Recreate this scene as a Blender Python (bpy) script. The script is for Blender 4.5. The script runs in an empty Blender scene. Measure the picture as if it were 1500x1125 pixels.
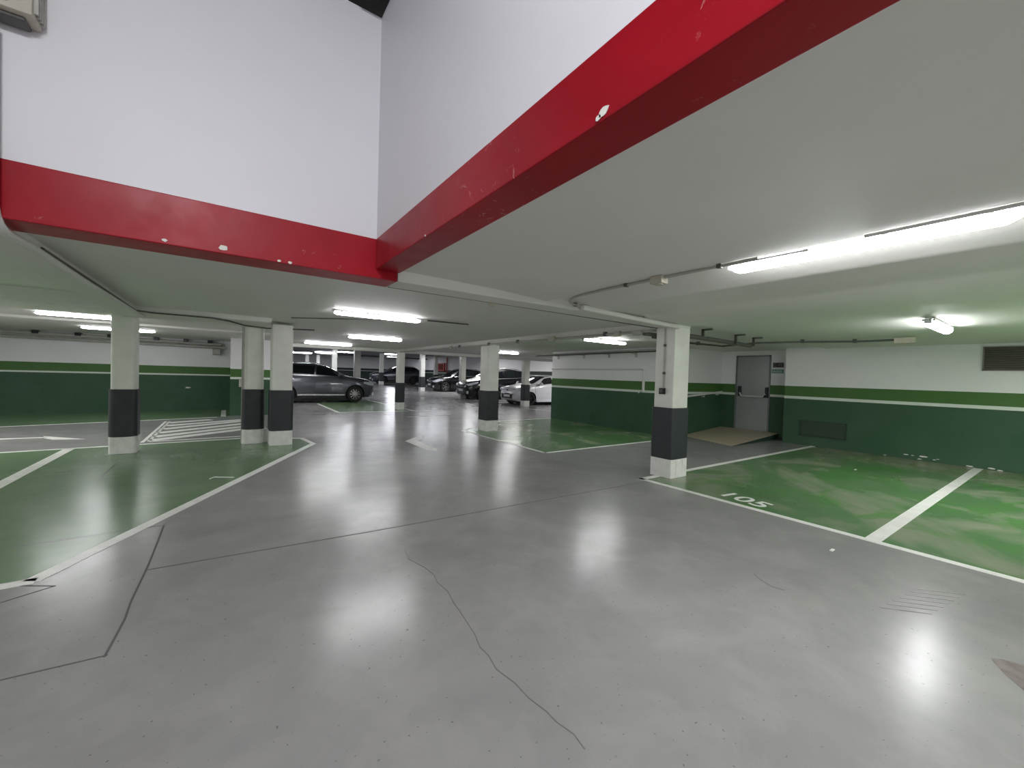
import bpy, bmesh, math, random
from mathutils import Vector, Matrix
random.seed(7)
SC = bpy.context.scene
COL = SC.collection
PI = math.pi

# ------------------------------------------------------------------ materials
MATS = {}
def srgb(r, g, b):
    f = lambda c: (c/255/12.92) if c/255 <= 0.04045 else ((c/255+0.055)/1.055)**2.4
    return (f(r), f(g), f(b), 1.0)

class NT:
    """small node-tree helper"""
    def __init__(self, name):
        self.m = bpy.data.materials.new(name); self.m.use_nodes = True
        self.t = self.m.node_tree; self.b = self.t.nodes['Principled BSDF']
        self.out = self.t.nodes['Material Output']
    def n(self, kind, **kw):
        nd = self.t.nodes.new(kind)
        for k, v in kw.items():
            if k.startswith('i_'):
                key = k[2:]
                key = int(key) if key.isdigit() else key.replace('_', ' ')
                nd.inputs[key].default_value = v
            else: setattr(nd, k, v)
        return nd
    def l(self, a, b): self.t.links.new(a, b)
    def pos(self): return self.n('ShaderNodeNewGeometry').outputs['Position']
    def noise(self, scale, detail=4, rough=0.55, vec=None, dist=0.0, stretch=None):
        nz = self.n('ShaderNodeTexNoise'); nz.inputs['Scale'].default_value = scale
        nz.inputs['Detail'].default_value = detail; nz.inputs['Roughness'].default_value = rough
        nz.inputs['Distortion'].default_value = dist
        p = vec or self.pos()
        if stretch:
            mp = self.n('ShaderNodeMapping'); mp.inputs['Scale'].default_value = stretch
            self.l(p, mp.inputs['Vector']); p = mp.outputs['Vector']
        self.l(p, nz.inputs['Vector'])
        return nz.outputs['Fac']
    def ramp(self, fac, stops, interp='LINEAR'):
        r = self.n('ShaderNodeValToRGB'); cr = r.color_ramp; cr.interpolation = interp
        while len(cr.elements) < len(stops): cr.elements.new(0.5)
        for e, (p, c) in zip(cr.elements, stops):
            e.position = p; e.color = c if len(c) == 4 else (*c, 1)
        self.l(fac, r.inputs['Fac'])
        return r.outputs['Color']
    def rampf(self, fac, a, b, v0=0.0, v1=1.0):
        mr = self.n('ShaderNodeMapRange'); mr.inputs['From Min'].default_value = a; mr.inputs['From Max'].default_value = b
        mr.inputs['To Min'].default_value = v0; mr.inputs['To Max'].default_value = v1
        self.l(fac, mr.inputs['Value']); return mr.outputs['Result']
    def mix(self, fac, a, b):
        mx = self.n('ShaderNodeMix', data_type='RGBA')
        if hasattr(fac, 'node'): self.l(fac, mx.inputs[0])
        else: mx.inputs[0].default_value = fac
        for s, x in ((6, a), (7, b)):
            if hasattr(x, 'node'): self.l(x, mx.inputs[s])
            else: mx.inputs[s].default_value = x
        return mx.outputs[2]
    def bump(self, fac, strength, dist=0.01):
        bp = self.n('ShaderNodeBump'); bp.inputs['Strength'].default_value = strength; bp.inputs['Distance'].default_value = dist
        self.l(fac, bp.inputs['Height']); self.l(bp.outputs['Normal'], self.b.inputs['Normal'])
    def setc(self, c):
        if hasattr(c, 'node'): self.l(c, self.b.inputs['Base Color'])
        else: self.b.inputs['Base Color'].default_value = c
    def setr(self, r):
        if hasattr(r, 'node'): self.l(r, self.b.inputs['Roughness'])
        else: self.b.inputs['Roughness'].default_value = r

def simple(name, col, rough=0.5, metal=0.0, nz=None, bump=0.0, coat=0.0, spec=None):
    t = NT(name)
    if nz:
        f = t.noise(nz[0], 5)
        d = nz[1]
        a = tuple(max(0, c*(1-d)) for c in col[:3])+(1,); b = tuple(min(1, c*(1+d)) for c in col[:3])+(1,)
        t.setc(t.mix(t.rampf(f, .35, .65), a, b))
        if bump: t.bump(f, bump)
    else: t.setc(col)
    t.setr(rough); t.b.inputs['Metallic'].default_value = metal
    if coat: t.b.inputs['Coat Weight'].default_value = coat
    if spec is not None: t.b.inputs['Specular IOR Level'].default_value = spec
    MATS[name] = t.m
    return t.m

def emit(name, col, strength):
    t = NT(name); t.setc((0.8, 0.8, 0.8, 1)); t.setr(0.4)
    t.b.inputs['Emission Color'].default_value = col; t.b.inputs['Emission Strength'].default_value = strength
    MATS[name] = t.m; return t.m

def floor_mat(name, base, dark, light, green=False):
    t = NT(name)
    big = t.noise(0.55, 5, .6, dist=.6)
    mid = t.noise(2.3, 6, .62, dist=.4)
    fine = t.noise(38, 3, .6)
    c = t.mix(t.rampf(big, .35, .68), dark, base)
    c = t.mix(t.rampf(mid, .45, .75, 0, .4), c, light)
    if green:
        worn = t.noise(0.55, 4, .5, dist=1.8)
        c = t.mix(t.rampf(worn, .44, .62, 0, .85), c, srgb(142, 150, 126))
        deep = t.noise(.8, 4, .5, dist=1.6, stretch=(1, 1.6, 1))
        c = t.mix(t.rampf(deep, .50, .62, 0, .7), c, srgb(72, 130, 54))
    if green:
        sx = t.n('ShaderNodeSeparateXYZ'); t.l(t.pos(), sx.inputs[0])
        edge = t.rampf(sx.outputs['X'], 9.3, 10.9)          # scuffed bare strip along the far wall
        em = t.n('ShaderNodeMath', operation='MULTIPLY'); t.l(edge, em.inputs[0]); t.l(t.rampf(t.noise(.9, 4, .5, dist=1), .3, .5), em.inputs[1])
        c = t.mix(t.rampf(em.outputs[0], 0, 1, 0, .85), c, srgb(140, 140, 118))
    stain = t.noise(1.1, 5, .6, dist=.5)
    c = t.mix(t.rampf(stain, .52, .76, 0, .30), c, srgb(104, 100, 96))
    speck = t.noise(48, 2, .5)
    c = t.mix(t.rampf(speck, .70, .74, 0, .65), c, srgb(84, 80, 78))
    t.setc(c)
    scr = t.noise(2.2, 5, .6)
    t.setr(t.rampf(scr, .3, .7, .215, .266))
    t.b.inputs['Specular IOR Level'].default_value = 0.5
    t.bump(t.mix(0.25, t.noise(2.4, 4, .55), t.noise(30, 3, .55)), 0.11, 0.0012)
    MATS[name] = t.m
floor_mat('concrete_floor', srgb(149, 148, 147), srgb(133, 132, 132), srgb(164, 162, 158))
floor_mat('green_floor_paint', srgb(88, 128, 82), srgb(76, 116, 70), srgb(108, 136, 98), True)
floor_mat('green_floor_paint_dull', srgb(108, 134, 100), srgb(94, 124, 88), srgb(126, 144, 114))

def line_mat():
    t = NT('white_line_paint')
    w = t.noise(6, 6, .7); c = t.mix(t.rampf(w, .35, .75), srgb(242, 242, 238), srgb(218, 218, 212))
    t.setc(c); t.setr(.34); MATS['white_line_paint'] = t.m
line_mat()

def wall_mat(name, bands, white):
    """paint bands by height: bands = [(z, colour)...] from the floor up"""
    t = NT(name)
    sx = t.n('ShaderNodeSeparateXYZ'); t.l(t.pos(), sx.inputs[0])
    zn = t.rampf(sx.outputs['Z'], 0, 4)
    c = t.ramp(zn, [(z/4, col) for z, col in bands], 'CONSTANT')
    blot = t.noise(1.3, 5, .6)
    c2 = t.mix(t.rampf(blot, .3, .7, 0, .08), c, white)
    dirt = t.noise(3.5, 6, .65)
    c2 = t.mix(t.rampf(dirt, .55, .8, 0, .12), c2, srgb(60, 66, 58))
    t.setc(t.mix(0.4, c, c2)); t.setr(.5); t.b.inputs['Specular IOR Level'].default_value = .25
    t.bump(t.noise(9, 5, .6), .10, .01)
    MATS[name] = t.m
WHITE = srgb(232, 231, 232)
def bands(o=0.0, g=srgb(68, 108, 50), d=srgb(50, 84, 60)):
    return [(0, d), (1.062+o, srgb(214, 222, 212)), (1.118+o, g), (1.345+o, WHITE)]
wall_mat('banded_wall_paint', bands(), srgb(215, 215, 212))
wall_mat('banded_wall_paint_raised', bands(.035), srgb(215, 215, 212))
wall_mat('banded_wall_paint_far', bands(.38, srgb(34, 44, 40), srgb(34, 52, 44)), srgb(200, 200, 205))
def plaster(name, col, rough, bstr, amt=.06):
    t = NT(name)
    f = t.noise(.9, 5, .6); g = t.noise(3.1, 5, .6)
    a = tuple(c*(1-amt) for c in col[:3])+(1,)
    c = t.mix(t.rampf(f, .35, .7), a, col)
    t.setc(c); t.setr(rough); t.bump(g, bstr, .02); MATS[name] = t.m
plaster('white_wall_paint', srgb(226, 225, 229), .5, .06, .03)
plaster('ceiling_paint', srgb(226, 225, 220), .6, .10); MATS['ceiling_paint'].node_tree.nodes['Principled BSDF'].inputs['Specular IOR Level'].default_value = .3
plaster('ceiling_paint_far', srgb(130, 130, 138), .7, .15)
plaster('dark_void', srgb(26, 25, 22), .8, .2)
def red_mat():
    t = NT('red_gloss_paint')
    f = t.noise(1.2, 5, .6, dist=.5)
    c = t.mix(t.rampf(f, .35, .7), srgb(146, 16, 30), srgb(164, 22, 38))
    chip = t.noise(14, 8, .75, dist=.8)
    area = t.noise(1.6, 2, .5)
    msk = t.n('ShaderNodeMath', operation='MULTIPLY'); t.l(t.rampf(chip, .60, .65), msk.inputs[0]); t.l(t.rampf(area, .50, .58), msk.inputs[1])
    c = t.mix(msk.outputs[0], c, srgb(206, 150, 150))
    t.setc(c); t.setr(t.rampf(t.noise(4, 5, .6), .3, .7, .30, .42)); t.bump(t.noise(5, 6, .6), .10, .006); t.b.inputs['Specular IOR Level'].default_value = .2
    MATS['red_gloss_paint'] = t.m
red_mat()
simple('pillar_paint', srgb(226, 226, 218), .38, nz=(4, .05), bump=.06)
simple('pillar_base_paint', srgb(226, 226, 222), .5, nz=(9, .08), bump=.12)
simple('black_rubber', srgb(42, 46, 50), .5, nz=(6, .12), bump=.03)
simple('grey_conduit', srgb(172, 170, 163), .45, nz=(8, .08))
simple('dark_conduit', srgb(82, 82, 78), .5, nz=(8, .12))
simple('white_conduit', srgb(214, 214, 210), .4)
simple('beige_plastic', srgb(186, 180, 164), .5, nz=(6, .08))
simple('black_plastic', srgb(22, 22, 24), .4)
simple('dark_glass', srgb(30, 32, 36), .08)
simple('lamp_housing', srgb(205, 205, 205), .45)
simple('clear_plastic', srgb(220, 222, 225), .2)
simple('steel_door', srgb(158, 161, 162), .34, metal=.35, nz=(1.2, .06))
simple('door_frame_paint', srgb(118, 120, 118), .4, metal=.2)
simple('chrome', srgb(210, 210, 212), .18, metal=1)
simple('ramp_tile', srgb(176, 164, 142), .5, nz=(5, .08), bump=.05)
simple('dark_green_paint', srgb(36, 60, 48), .45, nz=(4, .08))
simple('grille_brown', srgb(120, 112, 106), .5, metal=.3)
simple('grille_dark', srgb(48, 58, 46), .6)
simple('hatch_green', srgb(46, 66, 50), .6)
simple('dark_gap', (0.01, 0.01, 0.01, 1), .8)
simple('joint_dark', srgb(92, 90, 90), .8)
simple('crack_dark', srgb(112, 110, 108), .8)
simple('scuff_grey', srgb(140, 138, 137), .45)
simple('stain_brown', srgb(122, 112, 110), .4, nz=(12, .25))
simple('plaster_chip', srgb(222, 220, 212), .7, nz=(20, .1))
simple('sign_black', srgb(20, 18, 20), .4)
simple('sign_letter', srgb(120, 116, 118), .5)
simple('sign_green', srgb(84, 138, 122), .4)
simple('sign_white', srgb(218, 226, 222), .4)
simple('red_cabinet_paint', srgb(176, 44, 40), .35)
simple('red_cabinet_glass', srgb(110, 34, 28), .12)
# cars
def carpaint(name, col, metal, rough=.24):
    m = simple(name, col, rough, metal=metal, coat=1.0)
    m.node_tree.nodes['Principled BSDF'].inputs['Coat Roughness'].default_value = .05
carpaint('paint_grey', srgb(84, 85, 94), .5)
carpaint('paint_darkgrey', srgb(74, 76, 86), .5)
carpaint('paint_black', srgb(14, 14, 18), .2)
carpaint('paint_white', srgb(232, 232, 238), 0, .3)
simple('car_glass', srgb(16, 20, 22), .04, coat=1)
simple('tyre_rubber', srgb(20, 20, 21), .7)
simple('rim_alloy', srgb(176, 172, 172), .28, metal=.9)
simple('rim_dark', srgb(60, 58, 60), .4, metal=.8)
simple('car_trim_black', srgb(18, 18, 19), .45)
simple('car_trim_silver', srgb(206, 206, 206), .25, metal=.9)
simple('headlamp_glass', srgb(228, 232, 240), .12, metal=.35)
simple('tail_red', srgb(140, 14, 18), .15)
simple('plate_white', srgb(225, 226, 228), .4)
simple('plate_blue', srgb(30, 60, 160), .4)
simple('emblem_blue', srgb(30, 50, 110), .25)
LAMP = emit('tube_light', (0.98, 0.985, 1.0, 1), 26.0)
LAMPF = emit('tube_light_far', (0.92, 0.94, 1.0, 1), 24.0)

# ------------------------------------------------------------------ mesh builder
class MB:
    def __init__(self): self.v = []; self.f = []; self.mi = []; self.sm = []; self.wn = False
    def add(self, verts, faces, mi=0, smooth=False):
        o = len(self.v); self.v += [tuple(p) for p in verts]
        for f in faces:
            self.f.append(tuple(o+i for i in f)); self.mi.append(mi); self.sm.append(smooth)
        return self
    def box(self, x0, x1, y0, y1, z0, z1, mi=0):
        x0, x1 = sorted((x0, x1)); y0, y1 = sorted((y0, y1)); z0, z1 = sorted((z0, z1))
        v = [(x0,y0,z0),(x1,y0,z0),(x1,y1,z0),(x0,y1,z0),(x0,y0,z1),(x1,y0,z1),(x1,y1,z1),(x0,y1,z1)]
        return self.add(v, [(3,2,1,0),(4,5,6,7),(0,1,5,4),(1,2,6,5),(2,3,7,6),(3,0,4,7)], mi)
    def rbox(self, x0, x1, y0, y1, z0, z1, r=.01, mi=0, seg=2, smooth=True):
        bm = bmesh.new(); bmesh.ops.create_cube(bm, size=1); self.wn = True
        for p in bm.verts:
            p.co = Vector(((x0+x1)/2+p.co.x*abs(x1-x0), (y0+y1)/2+p.co.y*abs(y1-y0), (z0+z1)/2+p.co.z*abs(z1-z0)))
        bmesh.ops.bevel(bm, geom=list(bm.edges), offset=r, segments=seg, affect='EDGES', profile=.5)
        return self.frombm(bm, mi, smooth)
    def frombm(self, bm, mi=0, smooth=True):
        bm.verts.index_update()
        self.add([p.co[:] for p in bm.verts], [[q.index for q in f.verts] for f in bm.faces], mi, smooth); bm.free(); return self
    def prism(self, poly, z0, z1, mi=0):
        n = len(poly)
        area = sum(poly[i][0]*poly[(i+1)%n][1]-poly[(i+1)%n][0]*poly[i][1] for i in range(n))
        if area < 0: poly = poly[::-1]
        v = [(x,y,z0) for x,y in poly]+[(x,y,z1) for x,y in poly]
        f = [tuple(range(n-1,-1,-1)), tuple(range(n,2*n))]+[(i,(i+1)%n,n+(i+1)%n,n+i) for i in range(n)]
        return self.add(v, f, mi)
    def tube(self, pts, r, n=10, mi=0, caps=True):
        pts = [Vector(p) for p in pts]; rings = []; up = Vector((0,0,1)); prev = None
        for i, p in enumerate(pts):
            d = (pts[min(i+1,len(pts)-1)]-pts[max(i-1,0)]).normalized()
            if prev is None:
                a = d.cross(up)
                if a.length < 1e-3: a = d.cross(Vector((1,0,0)))
            else: a = prev - d*prev.dot(d)
            a.normalize(); prev = a; b = d.cross(a)
            rings.append([p+(a*math.cos(2*PI*k/n)+b*math.sin(2*PI*k/n))*r for k in range(n)])
        v = [q for ring in rings for q in ring]; f = []
        for i in range(len(pts)-1):
            for k in range(n): f.append((i*n+k, (i+1)*n+k, (i+1)*n+(k+1)%n, i*n+(k+1)%n))
        if caps: f += [tuple(range(n)), tuple(range(len(v)-1, len(v)-n-1, -1))]
        return self.add(v, f, mi, True)
    def lathe(self, prof, axis='y', n=28, c=(0,0,0), mi=0, smooth=True):
        v = []; f = []; m = len(prof)
        for k in range(n):
            a = 2*PI*k/n
            for r, h in prof:
                if axis == 'x': v.append((c[0]+h, c[1]+r*math.cos(a), c[2]+r*math.sin(a)))
                elif axis == 'y': v.append((c[0]+r*math.cos(a), c[1]+h, c[2]+r*math.sin(a)))
                else: v.append((c[0]+r*math.cos(a), c[1]+r*math.sin(a), c[2]+h))
        for k in range(n):
            for i in range(m-1): f.append((k*m+i, k*m+i+1, ((k+1)%n)*m+i+1, ((k+1)%n)*m+i))
        return self.add(v, f, mi, smooth)
    def ell(self, c, r, mi=0, n=12, m=8):
        bm = bmesh.new(); bmesh.ops.create_uvsphere(bm, u_segments=n, v_segments=m, radius=1)
        for p in bm.verts: p.co = Vector((c[0]+p.co.x*r[0], c[1]+p.co.y*r[1], c[2]+p.co.z*r[2]))
        return self.frombm(bm, mi)
    def build(self, name, mats, parent=None, fix=True):
        me = bpy.data.meshes.new(name)
        off = Vector((0,0,0))
        p = parent
        while p is not None: off += p.location; p = p.parent
        me.from_pydata([tuple(Vector(q)-off) for q in self.v], [], self.f)
        if not isinstance(mats, (list, tuple)): mats = [mats]
        for m in mats: me.materials.append(MATS[m] if isinstance(m, str) else m)
        me.polygons.foreach_set('material_index', self.mi); me.polygons.foreach_set('use_smooth', self.sm)
        me.update()
        if fix:
            bm = bmesh.new(); bm.from_mesh(me); bmesh.ops.recalc_face_normals(bm, faces=bm.faces); bm.to_mesh(me); bm.free()
        if any(self.sm):
            try: me.set_sharp_from_angle(angle=math.radians(38))
            except Exception: pass
        o = bpy.data.objects.new(name, me); COL.objects.link(o)
        if parent is not None: o.parent = parent
        if self.wn and any(self.sm):
            wm = o.modifiers.new('weighted_normals', 'WEIGHTED_NORMAL'); wm.keep_sharp = True; wm.weight = 90
        return o

def tag(o, label=None, cat=None, group=None, kind=None):
    if label: o['label'] = label
    if cat: o['category'] = cat
    if group: o['group'] = group
    if kind: o['kind'] = kind
    return o
def empty(name, loc, label, cat, group=None):
    o = bpy.data.objects.new(name, None); COL.objects.link(o); o.location = loc; o.empty_display_size = .1
    return tag(o, label, cat, group)
def struct(o): o['kind'] = 'structure'; return o

# ------------------------------------------------------------------ floor
mb = MB()
def fz(y): return min(max((y-22.5)/(35-22.5), 0), 1)*.38
ys = [-6, 22.5, 35, 50]
for a, b in zip(ys[:-1], ys[1:]):
    mb.add([(-13,a,fz(a)),(19,a,fz(a)),(19,b,fz(b)),(-13,b,fz(b))], [(0,1,2,3)])
mb.add([(-13,-6,-.3),(19,-6,-.3),(19,50,-.3),(-13,50,-.3)], [(3,2,1,0)])
floor = struct(mb.build('floor', 'concrete_floor', fix=False))
Z1, Z2, Z3 = .0015, .003, .0045
def paint(name, polys, mat, z=Z2, z0=.0003):
    m = MB()
    for p in polys: m.prism(p, z0, z)
    return m.build(name, mat, floor)
def strip(p, q, w):
    a = Vector((*p,0)); b = Vector((*q,0)); d = (b-a).normalized(); n = Vector((-d.y, d.x, 0))*w/2
    return [(a+n)[:2], (a-n)[:2], (b-n)[:2], (b+n)[:2]]
# green bays
paint('green_bay_paint', [[(4.86,3.55),(11.6,3.55),(11.6,-5),(4.86,-5)]], 'green_floor_paint', Z1)
paint('green_bay_paint', [[(4.85,5.74),(9.02,5.74),(9.02,10.44),(6.9,10.38),(4.85,8.94)]], 'green_floor_paint', Z1)
paint('green_bay_paint', [[(-12,3.86),(-1.03,3.86),(1.34,8.45),(1.24,9.2),(.26,9.6),(-3,9.45),(-12,9.0)]], 'green_floor_paint_dull', Z1)
paint('green_bay_paint', [[(-12,12.3),(-3.9,13.2),(-.4,13.9),(.2,14.3),(.2,16.4),(-12,16.4)]], 'green_floor_paint_dull', Z1)
paint('green_bay_paint', [[(3.08,14.5),(5.65,14.28),(5.7,21),(3.1,21)]], 'green_floor_paint_dull', Z1)
# white lines: one mesh per painted line
def line(p, q, w): return paint('bay_line', [strip(p, q, w)], 'white_line_paint', Z2)
line((4.815, 3.64), (4.815, -5), .085)
line((4.78, 3.59), (11.0, 3.59), .09)
line((4.86, 1.095), (10.95, 1.095), .115)
line((4.82, 8.95), (4.82, 5.69), .075)
line((4.79, 5.73), (9.05, 5.73), .07)
line((4.82, 8.93), (6.9, 10.37), .07)
line((6.88, 10.37), (9.0, 10.45), .06)
line((-1.0, 3.83), (1.37, 8.45), .10)
line((-12, 3.83), (-.98, 3.83), .09)
line((1.365, 8.42), (1.26, 9.2), .09)
line((1.27, 9.18), (.25, 9.62), .09)
line((-12, 9.0), (.28, 9.62), .09)
line((-2.07, 3.9), (-2.07, 9.5), .13)
line((-12, 12.25), (-3.9, 13.18), .08)
line((-3.9, 13.18), (-.2, 13.96), .08)
line((-.06, 14.1), (-.06, 16.2), .12)
line((3.08, 14.47), (6.3, 14.25), .08)
line((3.08, 14.5), (3.12, 18.4), .1)
line((5.66, 14.3), (5.7, 20.5), .1)
line((4.7, 12.33), (6.4, 12.75), .06)
line((10.6, 14.1), (11.0, 12.4), .06)
line((10.9, 17.55), (16, 17.55), .08)
# hatched keep-clear zone
hp = MB()
hp.prism(strip((-1.225, 9.78), (-1.225, 13.25), .05), .0003, Z2)
hp.prism(strip((-1.15, 9.86), (-1.15, 13.2), .045), .0003, Z2)
hp.prism(strip((-1.13, 9.83), (.3, 9.93), .07), .0003, Z2)
for y0 in (9.98, 10.47, 11.04, 11.66, 12.28, 12.9):
    sl = .74 if y0 < 12 else .55; x1 = min(.36, -1.14+(13.35-y0)/sl)
    hp.prism(strip((-1.14, y0), (x1, y0+sl*(x1+1.14)), .25), .0003, Z2)
hp.build('hatched_zone_paint', 'white_line_paint', floor)
# arrows
paint('painted_arrow', [[(3.0,8.0),(3.56,8.62),(3.63,8.5),(3.42,8.12),(3.24,7.92)], [(3.0,8.0),(3.24,7.92),(3.22,6.95),(3.12,6.72),(3.02,6.9)]], 'white_line_paint', Z2)
paint('painted_arrow', [[(-5.2,11.2),(-2.72,11.03),(-2.72,11.13),(-5.2,11.32)], [(-2.8,11.28),(-2.12,10.6),(-2.55,10.72),(-2.72,10.98)]], 'white_line_paint', Z2)
paint('bay_number', [[(-.16,6.29),(-.155,6.25),(-.115,6.335),(.085,6.215),(.1,6.24),(-.11,6.375)]], 'white_line_paint', Z2)
# wear patches, joints and the long crack
paint('floor_stain', [[(3.28,.25),(3.33,.215),(3.37,.12),(3.3,-.1),(3.12,-.06),(3.06,.12),(3.17,.2)]], 'stain_brown', Z1)
def joint(pts, w=.012, mat='joint_dark', name='floor_joint'):
    m = MB()
    for p, q in zip(pts[:-1], pts[1:]): m.prism(strip(p, q, w), .0003, .0016+.0004*random.random())
    return m.build(name, mat, floor)
joint([(-.43,3.73),(-.445,3.2),(-.44,3.0),(-.46,2.66)], .010); joint([(-.43,4.62),(-.43,3.73)], .011)
joint([(-.43,3.66),(1.2,3.57),(2.6,3.54),(4.62,3.48)], .010)
joint([(-3.0,2.84),(-.8,2.7),(-.45,2.67)], .008)
joint([(-2.2,3.1),(-1.2,3.5),(-.86,3.68)], .009)
joint([(-.86,3.68),(-1.6,4.15)], .009); joint([(-3.4,4.6),(-.43,4.62)], .008)
joint([(-1.25,6.7),(-1.25,7.9)], .012); joint([(-1.6,8.5),(-1.6,9.4)], .012)
cr = [(1.17,3.07),(1.14,2.9),(1.19,2.7),(1.20,2.58),(1.175,2.47),(1.185,2.33),(1.155,2.19),(1.145,2.08),(1.13,1.98),(1.115,1.86),(1.085,1.76),(1.09,1.68),(1.07,1.58),(1.095,1.46),(1.095,1.36),(1.115,1.26),(1.115,1.20),(1.135,1.12),(1.125,1.05)]
joint(cr, .0042, 'crack_dark', 'floor_crack')
joint([(3.2,1.38),(3.14,1.31),(3.10,1.22),(3.12,1.15)], .012, 'crack_dark', 'floor_scuff')
for k in range(7):
    joint([(3.42+k*.09,.72-k*.012),(3.60+k*.09,.52-k*.012)], .010, 'scuff_grey', 'tyre_mark')
# painted bay number
def text_obj(name, body, size, mat, M, depth=.0015, parent=None, spacing=1.0, bold=0.0):
    cu = bpy.data.curves.new(name, 'FONT'); cu.body = body; cu.size = size; cu.extrude = depth; cu.space_character = spacing; cu.offset = bold
    tmp = bpy.data.objects.new(name+'_tmp', cu); COL.objects.link(tmp)
    bpy.context.view_layer.update()
    me = bpy.data.meshes.new_from_object(tmp.evaluated_get(bpy.context.evaluated_depsgraph_get()))
    bpy.data.objects.remove(tmp)
    me.name = name; me.transform(M); me.materials.clear(); me.materials.append(MATS[mat])
    o = bpy.data.objects.new(name, me); COL.objects.link(o)
    if parent is not None:
        p = parent; off = Vector((0,0,0))
        while p is not None: off += p.location; p = p.parent
        me.transform(Matrix.Translation(-off)); o.parent = parent
    return o
def basis(xa, ya, loc):
    xa = Vector(xa).normalized(); ya = Vector(ya).normalized(); za = xa.cross(ya)
    return Matrix.Translation(loc) @ Matrix((xa, ya, za)).transposed().to_4x4()
M105 = basis((-.16,-1,0), (1,-.16,0), (5.035, 2.66, Z2)) @ Matrix.Diagonal((1.12, 1, 1, 1))
text_obj('bay_number', '105', .36, 'white_line_paint', M105, .001, floor, 1.0, .004)

# ------------------------------------------------------------------ ceiling and beams
NX, NE = 3.39, 3.68            # the cross beam at the stairwell opening
mb = MB()
prof = [(1.05,2.262),(1.6,2.258),(2.2,2.245),(2.6,2.225),(2.80,2.212),(2.84,2.245),(2.9,2.262),(3.05,2.262),(3.44,2.205),(3.48,2.20),(3.5,2.20),(4.2,2.222),(4.38,2.212),(4.43,2.196),(5.54,2.198),(5.545,2.235),(6.2,2.25),(11.7,2.215)]
n = len(prof)
mb.add([(x,-6,z) for x,z in prof]+[(x,NX+.05,z) for x,z in prof], [(i,n+i,n+i+1,i+1) for i in range(n-1)], 0, True)
mb.add([(-1.2,NX+.05,2.25),(11.7,NX+.05,2.25),(11.7,15.2,2.25),(-1.2,15.2,2.25)], [(0,3,2,1)])
mb.add([(-13,NX+.05,2.36),(-1.2,NX+.05,2.36),(-1.2,8.0,2.36),(-13,8.0,2.36)], [(0,3,2,1)])
mb.add([(-13,8.0,2.25),(-1.2,8.0,2.25),(-1.2,15.2,2.25),(-13,15.2,2.25)], [(0,3,2,1)])
mb.add([(-13,-6,2.25),(-1.04,-6,2.25),(-1.04,NX+.05,2.25),(-13,NX+.05,2.25)], [(0,3,2,1)])
mb.add([(-13,15.1,2.25),(1.3,15.1,2.25),(1.3,17,2.25),(-13,17,2.25)], [(0,3,2,1)])
mb.add([(11.6,6.2,2.25),(19,6.2,2.25),(19,15.2,2.25),(11.6,15.2,2.25)], [(0,3,2,1)])
ceiling = struct(mb.build('ceiling', 'ceiling_paint', fix=False))
me = ceiling.data
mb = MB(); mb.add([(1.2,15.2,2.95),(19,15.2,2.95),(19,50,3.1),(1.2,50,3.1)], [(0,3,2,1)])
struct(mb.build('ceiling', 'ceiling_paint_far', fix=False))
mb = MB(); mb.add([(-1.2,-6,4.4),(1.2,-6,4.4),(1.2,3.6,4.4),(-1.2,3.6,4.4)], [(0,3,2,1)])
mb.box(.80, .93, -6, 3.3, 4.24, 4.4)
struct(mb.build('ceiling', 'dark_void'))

def beam(name, x0, x1, y0, y1, z0, z1, mat='ceiling_paint', r=.02, parent=None):
    m = MB(); m.rbox(x0, x1, y0, y1, z0, z1, r, 0, 2, True); return struct(m.build(name, mat)) if parent is None else m.build(name, mat, parent)
# red painted edge of the opening: two beams
rb = beam('trim_1', -1.30, 1.17, NX, NE, 2.165, 2.485, 'red_gloss_paint', .008)
rb2 = beam('trim_2', .985, 1.185, -6, NX-.002, 2.235, 2.485, 'red_gloss_paint', .008)
for o, lab in ((rb, 'red beam across the front of the opening'), (rb2, 'red beam running over the aisle on the right')): o['label'] = lab
def chip(parent, c, r, sq=.7, ax='y'):
    m = MB(); n = 9; pts = []
    for k in range(n):
        a = 2*PI*k/n; q = r*(.75+.45*random.random()); pts.append((q*math.cos(a), q*sq*math.sin(a)))
    if ax == 'y': v = [(c[0]+p, c[1]-.003, c[2]+q) for p, q in pts]+[(c[0]+p*.7, c[1]+.006, c[2]+q*.7) for p, q in pts]
    else: v = [(c[0]-.003, c[1]+p, c[2]+q) for p, q in pts]+[(c[0]+.006, c[1]+p*.7, c[2]+q*.7) for p, q in pts]
    m.add(v, [tuple(range(n)), tuple(range(2*n-1, n-1, -1))]+[(i, n+i, n+(i+1)%n, (i+1)%n) for i in range(n)])
    return m.build('paint_chip', 'plaster_chip', parent)
for x, z, r in ((-.33,2.19,.014),(-.03,2.205,.026),(.30,2.178,.012),(.37,2.176,.014)): chip(rb, (x, NX, z), r)
for y, z, r in ((.93,2.262,.022),(.955,2.25,.012),(2.37,2.243,.008)): chip(rb2, (.985, y, z), r, .8, 'x')
beam('trim_3', 1.17, 5.56, NX, NE, 2.165, 2.40)
beam('trim_4', -13, -1.30, NX, NE, 2.165, 2.40)
beam('trim_5', -1.345, -1.10, NE+.001, 8.62, 2.148, 2.40)
beam('trim_6', -13, .62, 7.95, 8.98, 2.162, 2.40, r=.05)
beam('trim_7', 5.2, 5.60, NE, 15.0, 2.155, 2.40)
beam('trim_8', 1.2, 19, 14.95, 15.35, 2.14, 3.1)
beam('trim_9', -13, 1.3, 11.4, 11.75, 2.20, 2.40, r=.03)
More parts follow.
